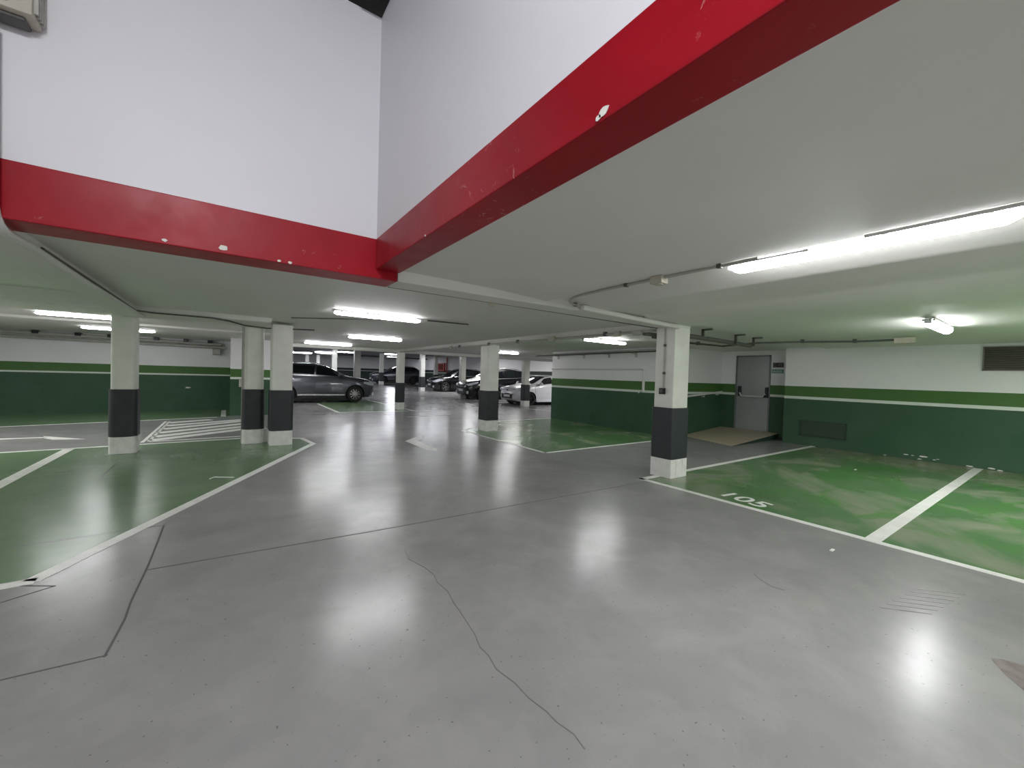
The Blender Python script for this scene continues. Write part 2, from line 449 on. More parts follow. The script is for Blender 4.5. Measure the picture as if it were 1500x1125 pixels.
# walls of the opening above
struct(MB().box(-1.30, .99, NX+.004, NE, 2.48, 4.26).build('wall_front', 'white_wall_paint'))
struct(MB().box(.99, 1.19, -6, NX+.1, 2.48, 4.26).build('wall_opening_right', 'white_wall_paint'))
struct(MB().box(-1.27, -1.05, -6, NX, 2.2, 4.4).build('wall_opening_left', 'white_wall_paint'))
# garage walls
struct(MB().box(10.98, 11.2, -6, 4.22, 0, 2.4).build('wall_right', 'banded_wall_paint'))
mb = MB(); mb.box(11.45, 11.6, 5.60, 6.0, 0, 2.4); mb.box(11.45, 11.6, 4.22, 4.735, 0, 2.4); mb.box(11.45, 11.6, 4.735, 5.60, 2.13, 2.4); mb.box(11.2, 11.6, 4.0, 4.22, 0, 2.4)
struct(mb.build('wall_alcove', 'banded_wall_paint'))
struct(MB().box(9.03, 11.6, 6.0, 10.5, 0, 2.4).build('wall_block', 'banded_wall_paint'))
struct(MB().box(-13, .3, 16.45, 16.7, 0, 2.4).build('wall_left', 'banded_wall_paint_raised'))
struct(MB().box(.09, 1.25, 14.3, 14.75, 0, 2.4).build('wall_stub', 'banded_wall_paint'))
struct(MB().box(.9, 1.24, 14.75, 50, 0, 3.2).build('wall_behind', 'banded_wall_paint'))
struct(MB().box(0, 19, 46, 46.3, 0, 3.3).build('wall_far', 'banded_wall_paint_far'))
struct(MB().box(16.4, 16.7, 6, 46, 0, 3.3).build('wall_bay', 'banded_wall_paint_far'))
struct(MB().box(11.6, 16.5, 10.3, 10.5, 0, 3.3).build('wall_bay_end', 'banded_wall_paint'))

# ------------------------------------------------------------------ pillars
def rrect(x0, x1, y0, y1, r, k=3):
    pts = []
    for cx, cy, a0 in ((x1-r,y1-r,0),(x0+r,y1-r,90),(x0+r,y0+r,180),(x1-r,y0+r,270)):
        for i in range(k+1):
            a = math.radians(a0+90*i/k); pts.append((cx+r*math.cos(a), cy+r*math.sin(a)))
    return pts
def rprism(poly, z0, z1, inset=.004):
    """prism with softened top and bottom rims, smooth sides"""
    n = len(poly); cx = sum(p[0] for p in poly)/n; cy = sum(p[1] for p in poly)/n
    def sc(d):
        out = []
        for x, y in poly:
            v = Vector((x-cx, y-cy)); out.append((x-d*v.x/v.length, y-d*v.y/v.length))
        return out
    rings = [(sc(inset), z0), (poly, z0+inset), (poly, z1-inset), (sc(inset), z1)]
    v = [(x,y,z) for ring, z in rings for x, y in ring]; f = []
    for i in range(3):
        for k in range(n): f.append((i*n+k, i*n+(k+1)%n, (i+1)*n+(k+1)%n, (i+1)*n+k))
    f += [tuple(range(n-1,-1,-1)), tuple(range(3*n, 4*n))]
    return v, f
def pillar(x0, x1, y0, y1, top, label, zb=0.0, hb=.265, ht=1.008, r=.03, name='pillar', grooves=True, band=True, detail=True):
    root = empty(name, ((x0+x1)/2, (y0+y1)/2, zb), label, 'pillar', 'pillars holding up the garage ceiling')
    m = MB(); m.wn = True; v, f = rprism(rrect(x0, x1, y0, y1, r), zb+hb-.01, top, .002); m.add(v, f, 0, True); m.build('shaft', 'pillar_paint', root)
    e = .022
    m = MB(); m.wn = True; v, f = rprism(rrect(x0-e, x1+e, y0-e, y1+e, r+e), zb+hb, zb+ht, .008); m.add(v, f, 0, True)
    m.build('bumper_band', 'black_rubber', root)['label'] = 'matt black rubber bumper band'
    e = .016
    m = MB(); m.wn = True; v, f = rprism(rrect(x0-e, x1+e, y0-e, y1+e, r), zb+.0, zb+hb+.004, .006); m.add(v, f, 0, True)
    if detail:   # shallow joints of the plinth boards
        for t in (.3, .72):
            xx = x0+(x1-x0)*t; m.box(xx-.004, xx+.004, y0-e-.004, y0, zb+.012, zb+hb-.02)
            yy = y0+(y1-y0)*t; m.box(x0-e-.004, x0, yy-.004, yy+.004, zb+.012, zb+hb-.02)
    m.build('plinth', 'pillar_base_paint', root)
    return root
pA = pillar(5.19, 5.56, 3.40, 3.71, 2.2, 'broad white pillar with a black switch, between bay 105 and the steel door', hb=.27, r=.012)
pB = pillar(5.30, 5.64, 8.61, 8.97, 2.2, 'white pillar on the left tip of the bright green bay below the pipe run', r=.02)
pC = pillar(5.30, 5.53, 14.96, 15.28, 2.2, 'white pillar at the corner of the green bay in front of the grey car', r=.02)
pD = pillar(-1.465, -1.165, 8.645, 8.95, 2.2, 'lone rounded pillar with the widest black band, standing on the left green bay', r=.055)
pE = pillar(.255, .575, 8.87, 9.2, 2.2, 'left pillar of the close pair, with grey cable strips on its side', r=.075)
pF = pillar(.665, 1.005, 8.50, 8.84, 2.2, 'right pillar of the close pair, hiding the rear of the grey car', r=.03)
pG = pillar(11.25, 11.55, 15.0, 15.26, 2.3, 'white pillar standing in front of the white hatchback', r=.02, detail=False)
pillar(11.2, 11.5, 21.1, 21.4, 2.95, 'slim white pillar between the two black cars', r=.02, detail=False)
pillar(11.1, 11.42, 26.9, 27.2, 2.95, 'thin pillar just beside the nose of the far black car, before the red cabinet wall', zb=fz(27), detail=False)
pillar(14.55, 14.85, 32.2, 32.5, 2.95, 'thinnest white pillar next to the red cabinet', zb=fz(32.2), detail=False)
pillar(10.45, 10.77, 34.0, 34.3, 2.95, 'thin pillar by the nose of the distant dark estate car', zb=fz(34), detail=False)
pillar(5.27, 5.57, 21.3, 21.6, 2.95, 'white pillar rising behind the bonnet of the grey car', detail=False)
pillar(6.25, 6.60, 31.6, 31.9, 2.95, 'pale thin pillar behind the windscreen of the grey car', zb=fz(31.6), detail=False)
pillar(6.75, 7.05, 41, 41.3, 3.0, 'shadowed pillar above the middle of the grey car roof', zb=.38, detail=False)
pillar(5.9, 6.22, 41.5, 41.8, 3.0, 'shadowed pillar above the rear of the grey car roof', zb=.38, detail=False)
# cable strips on the pillar of the pair
m = MB(); m.box(.226, .252, 8.93, 8.97, .02, 2.15); m.build('cable_strip', 'grey_conduit', pE)
m = MB(); m.tube([(.262,8.868,1.02),(.262,8.868,2.14)], .008, 8); m.build('cable_strip', 'grey_conduit', pE)
m = MB(); m.rbox(.575, .66, 8.95, 9.05, 0, .26, .01); m.build('plinth_extension', 'pillar_base_paint', pE)

# ------------------------------------------------------------------ lamps
def lamp(cx, cy, z, ax, L, label, w=.040, far=False, group='tubular ceiling lamps', tilt=0.0):
    root = empty('tube_lamp', (cx, cy, z), label, 'ceiling lamp', group)
    mat = LAMPF if far else LAMP
    d = Vector((math.cos(tilt), math.sin(tilt), 0)) if ax == 'x' else Vector((-math.sin(tilt), math.cos(tilt), 0))
    n_ = Vector((-d.y, d.x, 0))
    def P(a, b, c): return Vector((cx, cy, z))+d*a+n_*b+Vector((0,0,c))
    def obx(m, a0, a1, b0, b1, c0, c1):
        v = [P(a,b,c) for c in (c0,c1) for a,b in ((a0,b0),(a1,b0),(a1,b1),(a0,b1))]
        m.add(v, [(3,2,1,0),(4,5,6,7),(0,1,5,4),(1,2,6,5),(2,3,7,6),(3,0,4,7)])
    m = MB(); obx(m, -L/2*.985, L/2*.985, -w*.9, w*.9, .045, .075); m.build('housing', 'lamp_housing', root)
    # rounded diffuser with tapered ends
    m = MB(); k = 9; st = [(-L/2,.35),(-L/2+.02,.7),(-L/2+.06,1),(L/2-.06,1),(L/2-.02,.7),(L/2,.35)]; v = []; f = []
    for a, s in st:
        for i in range(k):
            t = PI*i/(k-1); v.append(P(a, -math.cos(t)*w*s, .045-math.sin(t)*w*1.05*s))
    for i in range(len(st)-1):
        for j in range(k-1): f.append((i*k+j, i*k+j+1, (i+1)*k+j+1, (i+1)*k+j))
        f.append((i*k+k-1, i*k, (i+1)*k, (i+1)*k+k-1))
    f += [tuple(range(k)), tuple(range(len(v)-1, len(v)-k-1, -1))]
    m.add(v, f, 0, True); m.build('diffuser', mat, root)
    if not far:
        for s in (-1, 1):
            m = MB(); obx(m, s*L/2-.012, s*L/2+.012, -w*.55, w*.55, .015, .07); m.build('end_cap', 'clear_plastic', root)
        for a in (-.42, -.14, .14, .42):
            for q in (-1, 1):
                m = MB(); obx(m, a*L-.012, a*L+.012, min(q*w-.004, q*(w+.006)), max(q*w+.004, q*(w+.006)), .02, .06); m.build('clip', 'clear_plastic', root)
    return root
lamp(2.96, .85, 2.19, 'y', 1.32, 'big bright tube lamp along the ceiling rib over the right aisle', .06)
lamp(7.36, 1.13, 2.15, 'x', 1.15, 'short lamp over bay 105 with a bright halo on the ceiling', .06)
lamp(6.58, 5.96, 2.155, 'x', 1.3, 'lamp over the green bay beside the white wall pipe')
lamp(1.83, 6.05, 2.175, 'x', 1.27, 'lamp hanging alone between the paired pillars and the red beam corner')
lamp(2.98, 10.1, 2.175, 'x', 1.3, 'second lamp behind the red beam corner, before the grey car')
lamp(2.55, 13.45, 2.175, 'x', 1.35, 'lamp nearest the grey car roof, third behind the red corner')
lamp(-2.02, 10.2, 2.19, 'x', 1.25, 'nearer lamp beside the lone left pillar, over the arrow lane')
lamp(-2.1, 13.35, 2.19, 'x', 1.3, 'farther lamp behind the lone left pillar, near the green striped wall')
lamp(7.95, 11.9, 2.175, 'x', 1.3, 'lamp seen just beside the pillar on the bright green bay, before the white hatchback')
# row of far lamps
FARL = 'distant lamps hanging beyond the low beam'
for x, y, z, ax, L, lb in ((3.9,29,2.45,'x',1.2,'distant lamp above the rear of the grey car'),(5.55,30.4,2.6,'x',1.3,'distant double lamp left of the pale thin pillar'),
        (6.9,32.3,2.78,'x',1.0,'upper distant lamp behind the pale thin pillar'),(6.95,29.8,2.68,'x',1.1,'distant lamp right of the pale thin pillar'),
        (5.0,23.0,2.6,'x',1.3,'lamp beyond the beam, left of the pillar behind the grey bonnet'),(6.6,22.6,2.62,'x',1.3,'lamp beyond the beam, right of the pillar behind the grey bonnet'),
        (10.0,29.6,2.7,'x',1.2,'distant lamp above the far dark estate car'),(10.5,24.4,2.66,'x',1.3,'lamp beyond the beam over the pillar before the red cabinet'),
        (12.1,25.7,2.72,'x',1.3,'lamp beyond the beam above the far black car'),(12.9,22.7,2.6,'x',1.2,'lamp beyond the beam between the two black cars'),
        (2.2,30.2,2.72,'x',1.2,'distant lamp glimpsed in the gap of the paired pillars')):
    lamp(x, y, z, ax, L, lb, .055, True, FARL)

# ------------------------------------------------------------------ pipes and conduits
def arc(p0, p1, p2, n=6):
    p0, p1, p2 = map(Vector, (p0, p1, p2))
    return [p0*(1-t)**2+p1*2*t*(1-t)+p2*t*t for t in [i/n for i in range(n+1)]]
def conduit(name, pts, r, mat, label, cat='pipe', clips=(), boxes=(), n=10, clipmat='dark_conduit'):
    root = empty(name, tuple(pts[0]), label, cat)
    MB().tube(pts, r, n).build('tube', mat, root)
    for c in clips:
        c = Vector(c); MB().rbox(c.x-r*1.5, c.x+r*1.5, c.y-r*1.5, c.y+r*1.5, c.z-r*1.25, c.z+r*2.4, .003).build('clip', clipmat, root)
    for bx, sz in boxes:
        bx = Vector(bx); j = MB().rbox(bx.x-sz[0]/2, bx.x+sz[0]/2, bx.y-sz[1]/2, bx.y+sz[1]/2, bx.z-sz[2]/2, bx.z+sz[2]/2, .008).build('junction_box', 'beige_plastic', root)
        MB().lathe([(0,-.006),(sz[0]*.36,-.006),(sz[0]*.36,0)], 'z', 14, (bx.x, bx.y, bx.z-sz[2]/2)).build('cover', 'beige_plastic', j)
    return root
# conduit to the big lamp and round to the cross beam
pts = [(2.775,1.25,2.20),(2.775,2.45,2.20)]+arc((2.79,2.72,2.20),(2.83,3.2,2.215),(3.12,3.30,2.205))+[(3.6,3.33,2.20),(5.17,3.355,2.185)]
conduit('conduit', pts, .011, 'grey_conduit', 'thin grey conduit beside the big lamp, bending to the pillar with the switch',
        clips=[(2.775,1.5,2.20),(2.775,2.3,2.20),(3.15,3.31,2.205),(3.8,3.335,2.2),(4.4,3.345,2.195)], boxes=[((2.775,1.98,2.185),(.09,.11,.06))])
conduit('cable_duct', [(2.775,-1.5,2.20),(2.775,.72,2.20)], .009, 'white_conduit', 'upper white cable tube over the bright end of the big lamp')
conduit('cable_duct', [(2.795,.98,2.195),(2.795,1.5,2.20)], .007, 'white_conduit', 'short white cable tube between junction box and big lamp')
conduit('pipe', [(3.25,3.30,2.19),(4.2,3.325,2.17),(5.17,3.345,2.155)], .032, 'ceiling_paint', 'thick white painted pipe ending at the pillar with the switch')
pts = [(1.19,NE+.012,2.175),(2.6,NE+.012,2.175),(5.18,NE+.012,2.165)]
conduit('cable', pts, .008, 'dark_conduit', 'thin dark cable along the cross beam from the red corner', 'cable', boxes=[((2.28,3.66,2.15),(.07,.05,.03))])
# conduit on the long beam over the pillar line
pts = [(5.185,3.95,2.135),(5.185,6.0,2.14),(5.185,8.6,2.14),(5.185,11.5,2.15),(5.185,14.5,2.15)]
conduit('conduit', pts, .019, 'grey_conduit', 'grey conduit along the beam linking the pillars to the switch pillar',
        clips=[(5.185,4.7,2.135),(5.185,7.2,2.14),(5.185,8.4,2.14),(5.185,9.9,2.145)], boxes=[((5.17,4.42,2.135),(.07,.10,.085)),((5.17,6.05,2.14),(.07,.17,.10)),((5.17,10.4,2.145),(.06,.11,.08))])
conduit('cable', [(.85,7.5,2.235),(2.1,6.5,2.236),(2.3,6.12,2.236)], .008, 'dark_conduit', 'short dark cable feeding the lone lamp from the ceiling', 'cable')
conduit('cable', [(2.6,6.08,2.236),(3.3,6.02,2.236)], .010, 'dark_conduit', 'dark cable tail leaving the lone lamp', 'cable')
# bracket by the switch pillar
br = empty('bracket', (5.12,3.95,2.13), 'grey metal bracket arm against the switch pillar, under the beam', 'bracket')
MB().rbox(5.02, 5.10, 3.86, 4.02, 2.07, 2.13, .01).build('plate', 'grey_conduit', br)
MB().rbox(5.06, 5.36, 3.74, 3.86, 2.06, 2.10, .01).build('arm', 'dark_conduit', br)
# switch conduit on the pillar
cs = conduit('conduit', [(5.178,3.555,2.15),(5.176,3.55,1.9),(5.176,3.55,1.29)], .010, 'grey_conduit', 'thin conduit running down the pillar to the black switch', clips=[(5.176,3.55,1.9),(5.176,3.55,1.5)])
sw = empty('light_switch', (5.165,3.56,1.245), 'black light switch on the pillar beside bay 105', 'switch')
MB().rbox(5.135, 5.19, 3.522, 3.598, 1.2, 1.29, .006).build('switch_body', 'black_plastic', sw)
MB().rbox(5.128, 5.137, 3.542, 3.578, 1.222, 1.268, .003).build('rocker', 'dark_conduit', sw)
# right recess pipes
root = empty('pipe_rack', (5.6,4.2,2.1), 'dark pipe trunking on hangers from the switch pillar towards the steel door', 'pipe')
MB().tube([(5.75,3.60,2.10),(6.8,3.63,2.10),(8.05,3.70,2.10)], .035, 10).build('trunking', 'dark_conduit', root)
MB().tube([(5.7,3.76,2.11),(6.8,3.8,2.11),(8.1,3.84,2.11)], .02, 8).build('trunking', 'grey_conduit', root)
for x in (6.25, 7.3, 7.95):
    m = MB(); m.box(x-.015, x+.015, 3.58, 3.62, 2.08, 2.24); m.box(x-.015, x+.015, 3.45, 3.62, 2.215, 2.24); m.build('hanger', 'dark_conduit', root)
pts = [(5.7,4.15,2.1),(6.9,4.25,2.1),(8.0,4.2,2.11),(8.3,3.7,2.17),(8.6,3.05,2.18),(9.0,2.4,2.18),(9.0,1.85,2.18)]
conduit('conduit', pts, .018, 'dark_conduit', 'dark conduit over the steel door ending in a beige box', clips=[(7.2,4.24,2.1),(8.6,3.05,2.18),(9.0,2.4,2.18)], boxes=[((9.0,1.75,2.165),(.10,.26,.09))])
conduit('conduit', [(6.55,1.05,2.205),(6.75,1.10,2.205),(7.0,1.12,2.205)], .012, 'grey_conduit', 'thin conduit feeding the lamp over bay 105')
# rack along the block wall
root = empty('pipe_rack', (8.95,8.5,2.13), 'dark pipe on brackets along the top of the wall block', 'pipe')
MB().tube([(8.93,11.3,2.13),(8.93,8.5,2.14),(8.93,6.0,2.15)], .03, 10).build('trunking', 'dark_conduit', root)
MB().tube([(8.86,10.9,2.16),(8.86,8.5,2.165),(8.86,6.0,2.17)], .018, 8).build('trunking', 'grey_conduit', root)
for y in (10.2, 9.0, 8.0, 7.05):
    m = MB(); m.box(8.995, 9.03, y-.02, y+.02, 2.0, 2.16); m.box(8.82, 9.03, y-.02, y+.02, 2.09, 2.105); m.build('hanger', 'grey_conduit', root)
wp = empty('water_pipe', (8.994,6.75,1.08), 'white pipe with an elbow and tap on the wall block', 'pipe')
MB().tube([(8.994,10.49,1.685),(8.994,6.95,1.68)]+arc((8.994,6.85,1.68),(8.994,6.77,1.68),(8.994,6.77,1.60))+[(8.994,6.77,1.1)], .022, 10).build('tube', 'white_conduit', wp)
MB().tube([(8.994,6.77,1.40),(8.994,6.77,1.08)], .034, 10).build('sleeve', 'white_conduit', wp)
tp = MB().tube([(8.994,6.77,1.12),(8.99,6.88,1.10),(8.97,6.90,1.04)], .014, 8).build('tap', 'white_conduit', wp)
# left pipes
pts = [(-1.022,3.345,3.15),(-1.022,3.345,2.42)]+arc((-1.022,3.345,2.36),(-1.02,3.30,2.10),(-1.02,3.55,2.115))+[(-1.04,3.9,2.135),(-1.065,5.2,2.14),(-1.07,8.5,2.14)]
conduit('pipe', pts, .026, 'white_conduit', 'white pipe descending at the left edge and bending along the left beam')
conduit('cable', [(-1.08,4.3,2.2),(-1.08,6.2,2.19),(-1.07,7.85,2.17),(-.9,7.93,2.165),(-.2,7.93,2.165),(.02,8.05,2.15),(.25,8.6,2.145),(.6,8.75,2.14),(1.05,8.48,2.14),(1.35,8.45,2.15)], .012, 'dark_conduit', 'dark cable along the left beam to the paired pillars', 'cable')
root = empty('pipe_rack', (-5,16.3,2.2), 'two grey pipes along the top of the green striped left wall', 'pipe')
MB().tube([(-12,16.30,2.17),(-4.8,16.3,2.17),(-.15,16.3,2.13)], .05, 10).build('trunking', 'grey_conduit', root)
MB().tube([(-12,16.33,2.05),(-4.8,16.33,2.05),(-.05,16.33,2.03)], .045, 10).build('trunking', 'grey_conduit', root)
for x in (-4.2,-3.4,-2.75,-1.75,-1.05,-.45): MB().rbox(x-.06, x+.06, 16.2, 16.42, 2.15, 2.24, .01).build('hanger', 'black_plastic', root)
jb = empty('junction_box', (-.28,16.3,1.98), 'grey junction box under the pipes at the end of the left striped wall', 'box')
MB().rbox(-.38, -.16, 16.18, 16.45, 1.80, 1.98, .015).build('box_body', 'grey_conduit', jb)
MB().rbox(-.36, -.18, 16.165, 16.185, 1.815, 1.965, .006).build('lid', 'grey_conduit', jb)
mtb = empty('meter_box', (.4,14.26,1.0), 'pale box on the green wall stub beside the paired pillars', 'box')
MB().rbox(.3, .52, 14.2, 14.3, .84, 1.05, .01).build('box_body', 'white_conduit', mtb)
MB().rbox(.31, .51, 14.192, 14.203, .85, 1.04, .004).build('lid', 'beige_plastic', mtb)
# dark pipes hanging beyond the low beam
for y, z, lb in ((17.5,2.6,'dark pipe hanging just beyond the low beam'),(26,2.75,'dark pipe crossing over the grey car, farther back'),(38,2.8,'farthest dark pipe below the far ceiling')):
    conduit('pipe', [(1.3,y,z),(9,y,z),(16.3,y,z)], .07, 'dark_conduit', lb)
conduit('duct', [(3.4,18.4,2.74),(4.15,24.6,2.74)], .12, 'grey_conduit', 'pale ventilation duct above the grey car roof', 'duct')

# ------------------------------------------------------------------ steel door, ramp, signs, handrail
door = struct(MB().rbox(11.455, 11.51, 4.765, 5.57, .15, 2.10, .006).build('door_1', 'steel_door'))
m = MB(); m.box(11.435, 11.56, 5.565, 5.605, .1, 2.135); m.box(11.435, 11.56, 4.73, 4.77, .1, 2.135); m.box(11.435, 11.56, 4.73, 5.605, 2.095, 2.135)
m.build('door_frame', 'door_frame_paint', door)
pb = MB(); pb.tube([(11.39,5.46,1.13),(11.37,5.42,1.062),(11.37,5.36,1.05),(11.37,4.92,1.05),(11.37,4.86,1.06),(11.39,4.82,1.12)], .02, 12); pb.build('panic_bar', 'lamp_housing', door)
for y, h in ((5.475,1.18),(4.80,1.17)):
    MB().rbox(11.385, 11.46, y-.035, y+.035, h-.14, h+.13, .015).build('latch_housing', 'black_plastic', door)
m = MB(); m.add([(11.36,4.78,1.10),(11.36,4.83,1.10),(11.36,4.87,1.03),(11.36,4.80,1.03),(11.41,4.78,1.10),(11.41,4.83,1.10),(11.41,4.87,1.03),(11.41,4.80,1.03)], [(0,1,2,3),(7,6,5,4),(0,4,5,1),(1,5,6,2),(2,6,7,3),(3,7,4,0)]); m.build('lever', 'black_plastic', door)
rp = empty('ramp', (10.3,5.2,0), 'beige access ramp with dark green side in front of the steel door', 'ramp')
v = [(9.08,4.48,.004),(9.56,5.98,.004),(11.44,5.98,.15),(11.44,4.50,.15),(9.08,4.48,0),(9.56,5.98,0),(11.44,5.98,0),(11.44,4.50,0)]
MB().add([(x,y,z if z == 0 else z-.014 if z > .1 else .001) for x,y,z in v], [(0,1,2,3),(7,6,5,4),(0,3,7,4),(1,5,6,2),(2,6,7,3),(0,4,5,1)]).build('ramp_side', 'dark_green_paint', rp)
MB().add([(v[i][0], v[i][1], v[i][2]+.0) for i in range(4)]+[(v[i][0], v[i][1], max(v[i][2]-.013, .0016)) for i in range(4)], [(0,1,2,3),(7,6,5,4),(0,3,7,4),(3,2,6,7),(2,1,5,6),(1,0,4,5)]).build('ramp_deck', 'ramp_tile', rp)
hr = empty('handrail', (10.6,5.92,1.05), 'white sloping handrail on the alcove wall above the ramp', 'handrail')
MB().tube([(9.3,5.92,.985),(9.77,5.92,1.018),(11.35,5.92,1.13)], .027, 10).build('rail', 'white_conduit', hr)
for x in (10.45, 11.15): MB().tube([(x,5.99,1.0+(x-10.45)*.07),(x,5.92,.995+(x-10.45)*.07),(x,5.92,1.06+(x-10.45)*.07)], .011, 8).build('rail_bracket', 'white_conduit', hr)
sg = empty('sign', (11.43,4.56,1.87), 'small black sign beside the steel door, above the green one', 'sign')
MB().rbox(11.435, 11.449, 4.44, 4.685, 1.815, 1.935, .003).build('panel', 'sign_black', sg)
text_obj('lettering', 'C: F1', .095, 'sign_letter', basis((0,-1,0),(0,0,1),(11.434,4.672,1.84)), .001, sg)
sg = empty('sign', (11.43,4.57,1.715), 'small green exit sign beside the steel door, under the black one', 'sign')
MB().rbox(11.435, 11.449, 4.44, 4.71, 1.668, 1.765, .003).build('panel', 'sign_green', sg)
text_obj('lettering', 'SALIDA', .074, 'sign_white', basis((0,-1,0),(0,0,1),(11.434,4.705,1.69)), .001, sg, .95)
# wall grilles
vg = empty('vent_grille', (10.97,.8,1.95), 'brown slatted vent grille high on the right wall', 'vent')
MB().box(10.972, 10.981, .30, 1.11, 1.745, 2.16).build('backing', 'grille_dark', vg)
m = MB(); m.box(10.955,10.98,1.095,1.115,1.74,2.165); m.box(10.955,10.98,.29,.31,1.74,2.165); m.box(10.955,10.98,.29,1.115,2.145,2.165); m.box(10.955,10.98,.29,1.115,1.74,1.76); m.build('frame', 'grille_brown', vg)
for k in range(10):
    z = 1.775+k*.038
    MB().add([(10.975,.31,z+.022),(10.975,1.095,z+.022),(10.955,1.095,z),(10.955,.31,z),(10.975,.31,z+.017),(10.975,1.095,z+.017),(10.955,1.095,z-.005),(10.955,.31,z-.005)], [(0,1,2,3),(7,6,5,4),(0,3,7,4),(1,5,6,2),(3,2,6,7),(0,4,5,1)]).build('slat', 'grille_brown', vg)
lg = empty('access_hatch', (10.97,3.43,.4), 'dark low access hatch in the green wall near bay 105', 'hatch')
MB().rbox(10.966, 10.984, 3.02, 3.85, .24, .56, .004).build('panel', 'hatch_green', lg)
m = MB(); m.box(10.955,10.983,3.0,3.87,.222,.24); m.box(10.955,10.983,3.0,3.02,.222,.575); m.box(10.955,10.983,3.85,3.87,.222,.575); m.box(10.955,10.983,3.0,3.87,.56,.575); m.build('frame', 'dark_green_paint', lg)
wr = bpy.data.objects['wall_right']
for y, z, a in ((2.05,.085,.05),(1.95,.08,.03),(1.8,.085,.10),(1.65,.05,.04),(1.6,.07,.03),(1.85,.03,.05),(1.2,.02,.06),(.95,.03,.06),(.85,.015,.05),(2.35,.02,.03)):
    chip(wr, (10.98, y, z), a*.75, .24, 'x')
chip(bpy.data.objects['wall_left'], (-1.0, 16.45, .72), .07, .3, 'y')
lt = MB().rbox(4.19, 4.25, 1.20, 1.222, 0.001, .010, .003).build('cigarette_butt', 'white_line_paint'); tag(lt, 'tiny white litter stub on the grey aisle before the green bay divider', 'litter')
lt = MB().rbox(8.6, 8.66, 2.20, 2.225, 0.003, .010, .003).build('paper_scrap', 'white_line_paint'); tag(lt, 'tiny white paper scrap on the green floor of bay 105', 'litter')

# box light high on the white wall
fl = empty('floodlight', (-1.0,3.3,3.22), 'beige box light with dark glass high on the white wall', 'wall lamp')
MB().rbox(-1.30, -.855, 3.24, 3.385, 3.205, 3.62, .012).build('housing', 'beige_plastic', fl)
MB().rbox(-1.28, -.905, 3.232, 3.245, 3.295, 3.60, .004).build('glass', 'dark_glass', fl)
MB().rbox(-1.02, -.94, 3.232, 3.243, 3.235, 3.262, .003).build('name_slot', 'dark_conduit', fl)
for k in range(4): MB().rbox(-.86, -.838, 3.26+k*.03, 3.275+k*.03, 3.23, 3.60, .004).build('fin', 'grey_conduit', fl)
MB().rbox(-1.2, -.89, 3.28, 3.38, 3.185, 3.21, .01).build('gasket', 'dark_conduit', fl)
# red fire cabinet on the bay wall
fc = empty('fire_hose_cabinet', (16.35,35.0,1.9), 'red fire hose cabinet on the far white wall', 'cabinet')
MB().rbox(16.25, 16.398, 34.0, 35.3, 1.65, 2.4, .02).build('case', 'red_cabinet_paint', fc)
MB().rbox(16.235, 16.255, 34.15, 35.15, 1.75, 2.3, .008).build('glass_front', 'red_cabinet_glass', fc)
conduit('standpipe', [(16.3,33.5,.35),(16.3,33.5,2.9)], .06, 'red_cabinet_paint', 'red standpipe beside the red fire hose cabinet')
s2 = empty('sign', (16.38,36.3,2.0), 'small white panel with two black dots near the red cabinet', 'sign')
MB().rbox(16.37, 16.4, 35.9, 36.5, 1.7, 2.35, .004).build('panel', 'sign_white', s2)
for z in (1.85, 2.17): MB().lathe([(0,-.012),(.12,-.012),(.12,0)], 'x', 16, (16.37,36.2,z)).build('dot', 'sign_black', s2)

# ------------------------------------------------------------------ cars
def lerp(tab, x):
    if x <= tab[0][0]: return tab[0][1]
    for (a, p), (b, q) in zip(tab[:-1], tab[1:]):
        if x <= b:
            t = (x-a)/(b-a); return p+(q-p)*t
    return tab[-1][1]
def smooth_tab(tab, n=4):
    """Catmull-Rom densified table"""
    out = []
    for i in range(len(tab)-1):
        p0 = tab[max(i-1,0)]; p1 = tab[i]; p2 = tab[i+1]; p3 = tab[min(i+2,len(tab)-1)]
        for k in range(n):
            t = k/n; x = p1[0]+(p2[0]-p1[0])*t
            m1 = (p2[1]-p0[1])/max(p2[0]-p0[0],1e-6); m2 = (p3[1]-p1[1])/max(p3[0]-p1[0],1e-6); h = p2[0]-p1[0]
            y = (2*t**3-3*t**2+1)*p1[1]+(t**3-2*t**2+t)*h*m1+(-2*t**3+3*t**2)*p2[1]+(t**3-t**2)*h*m2
            out.append((x, y))
    out.append(tab[-1]); return out
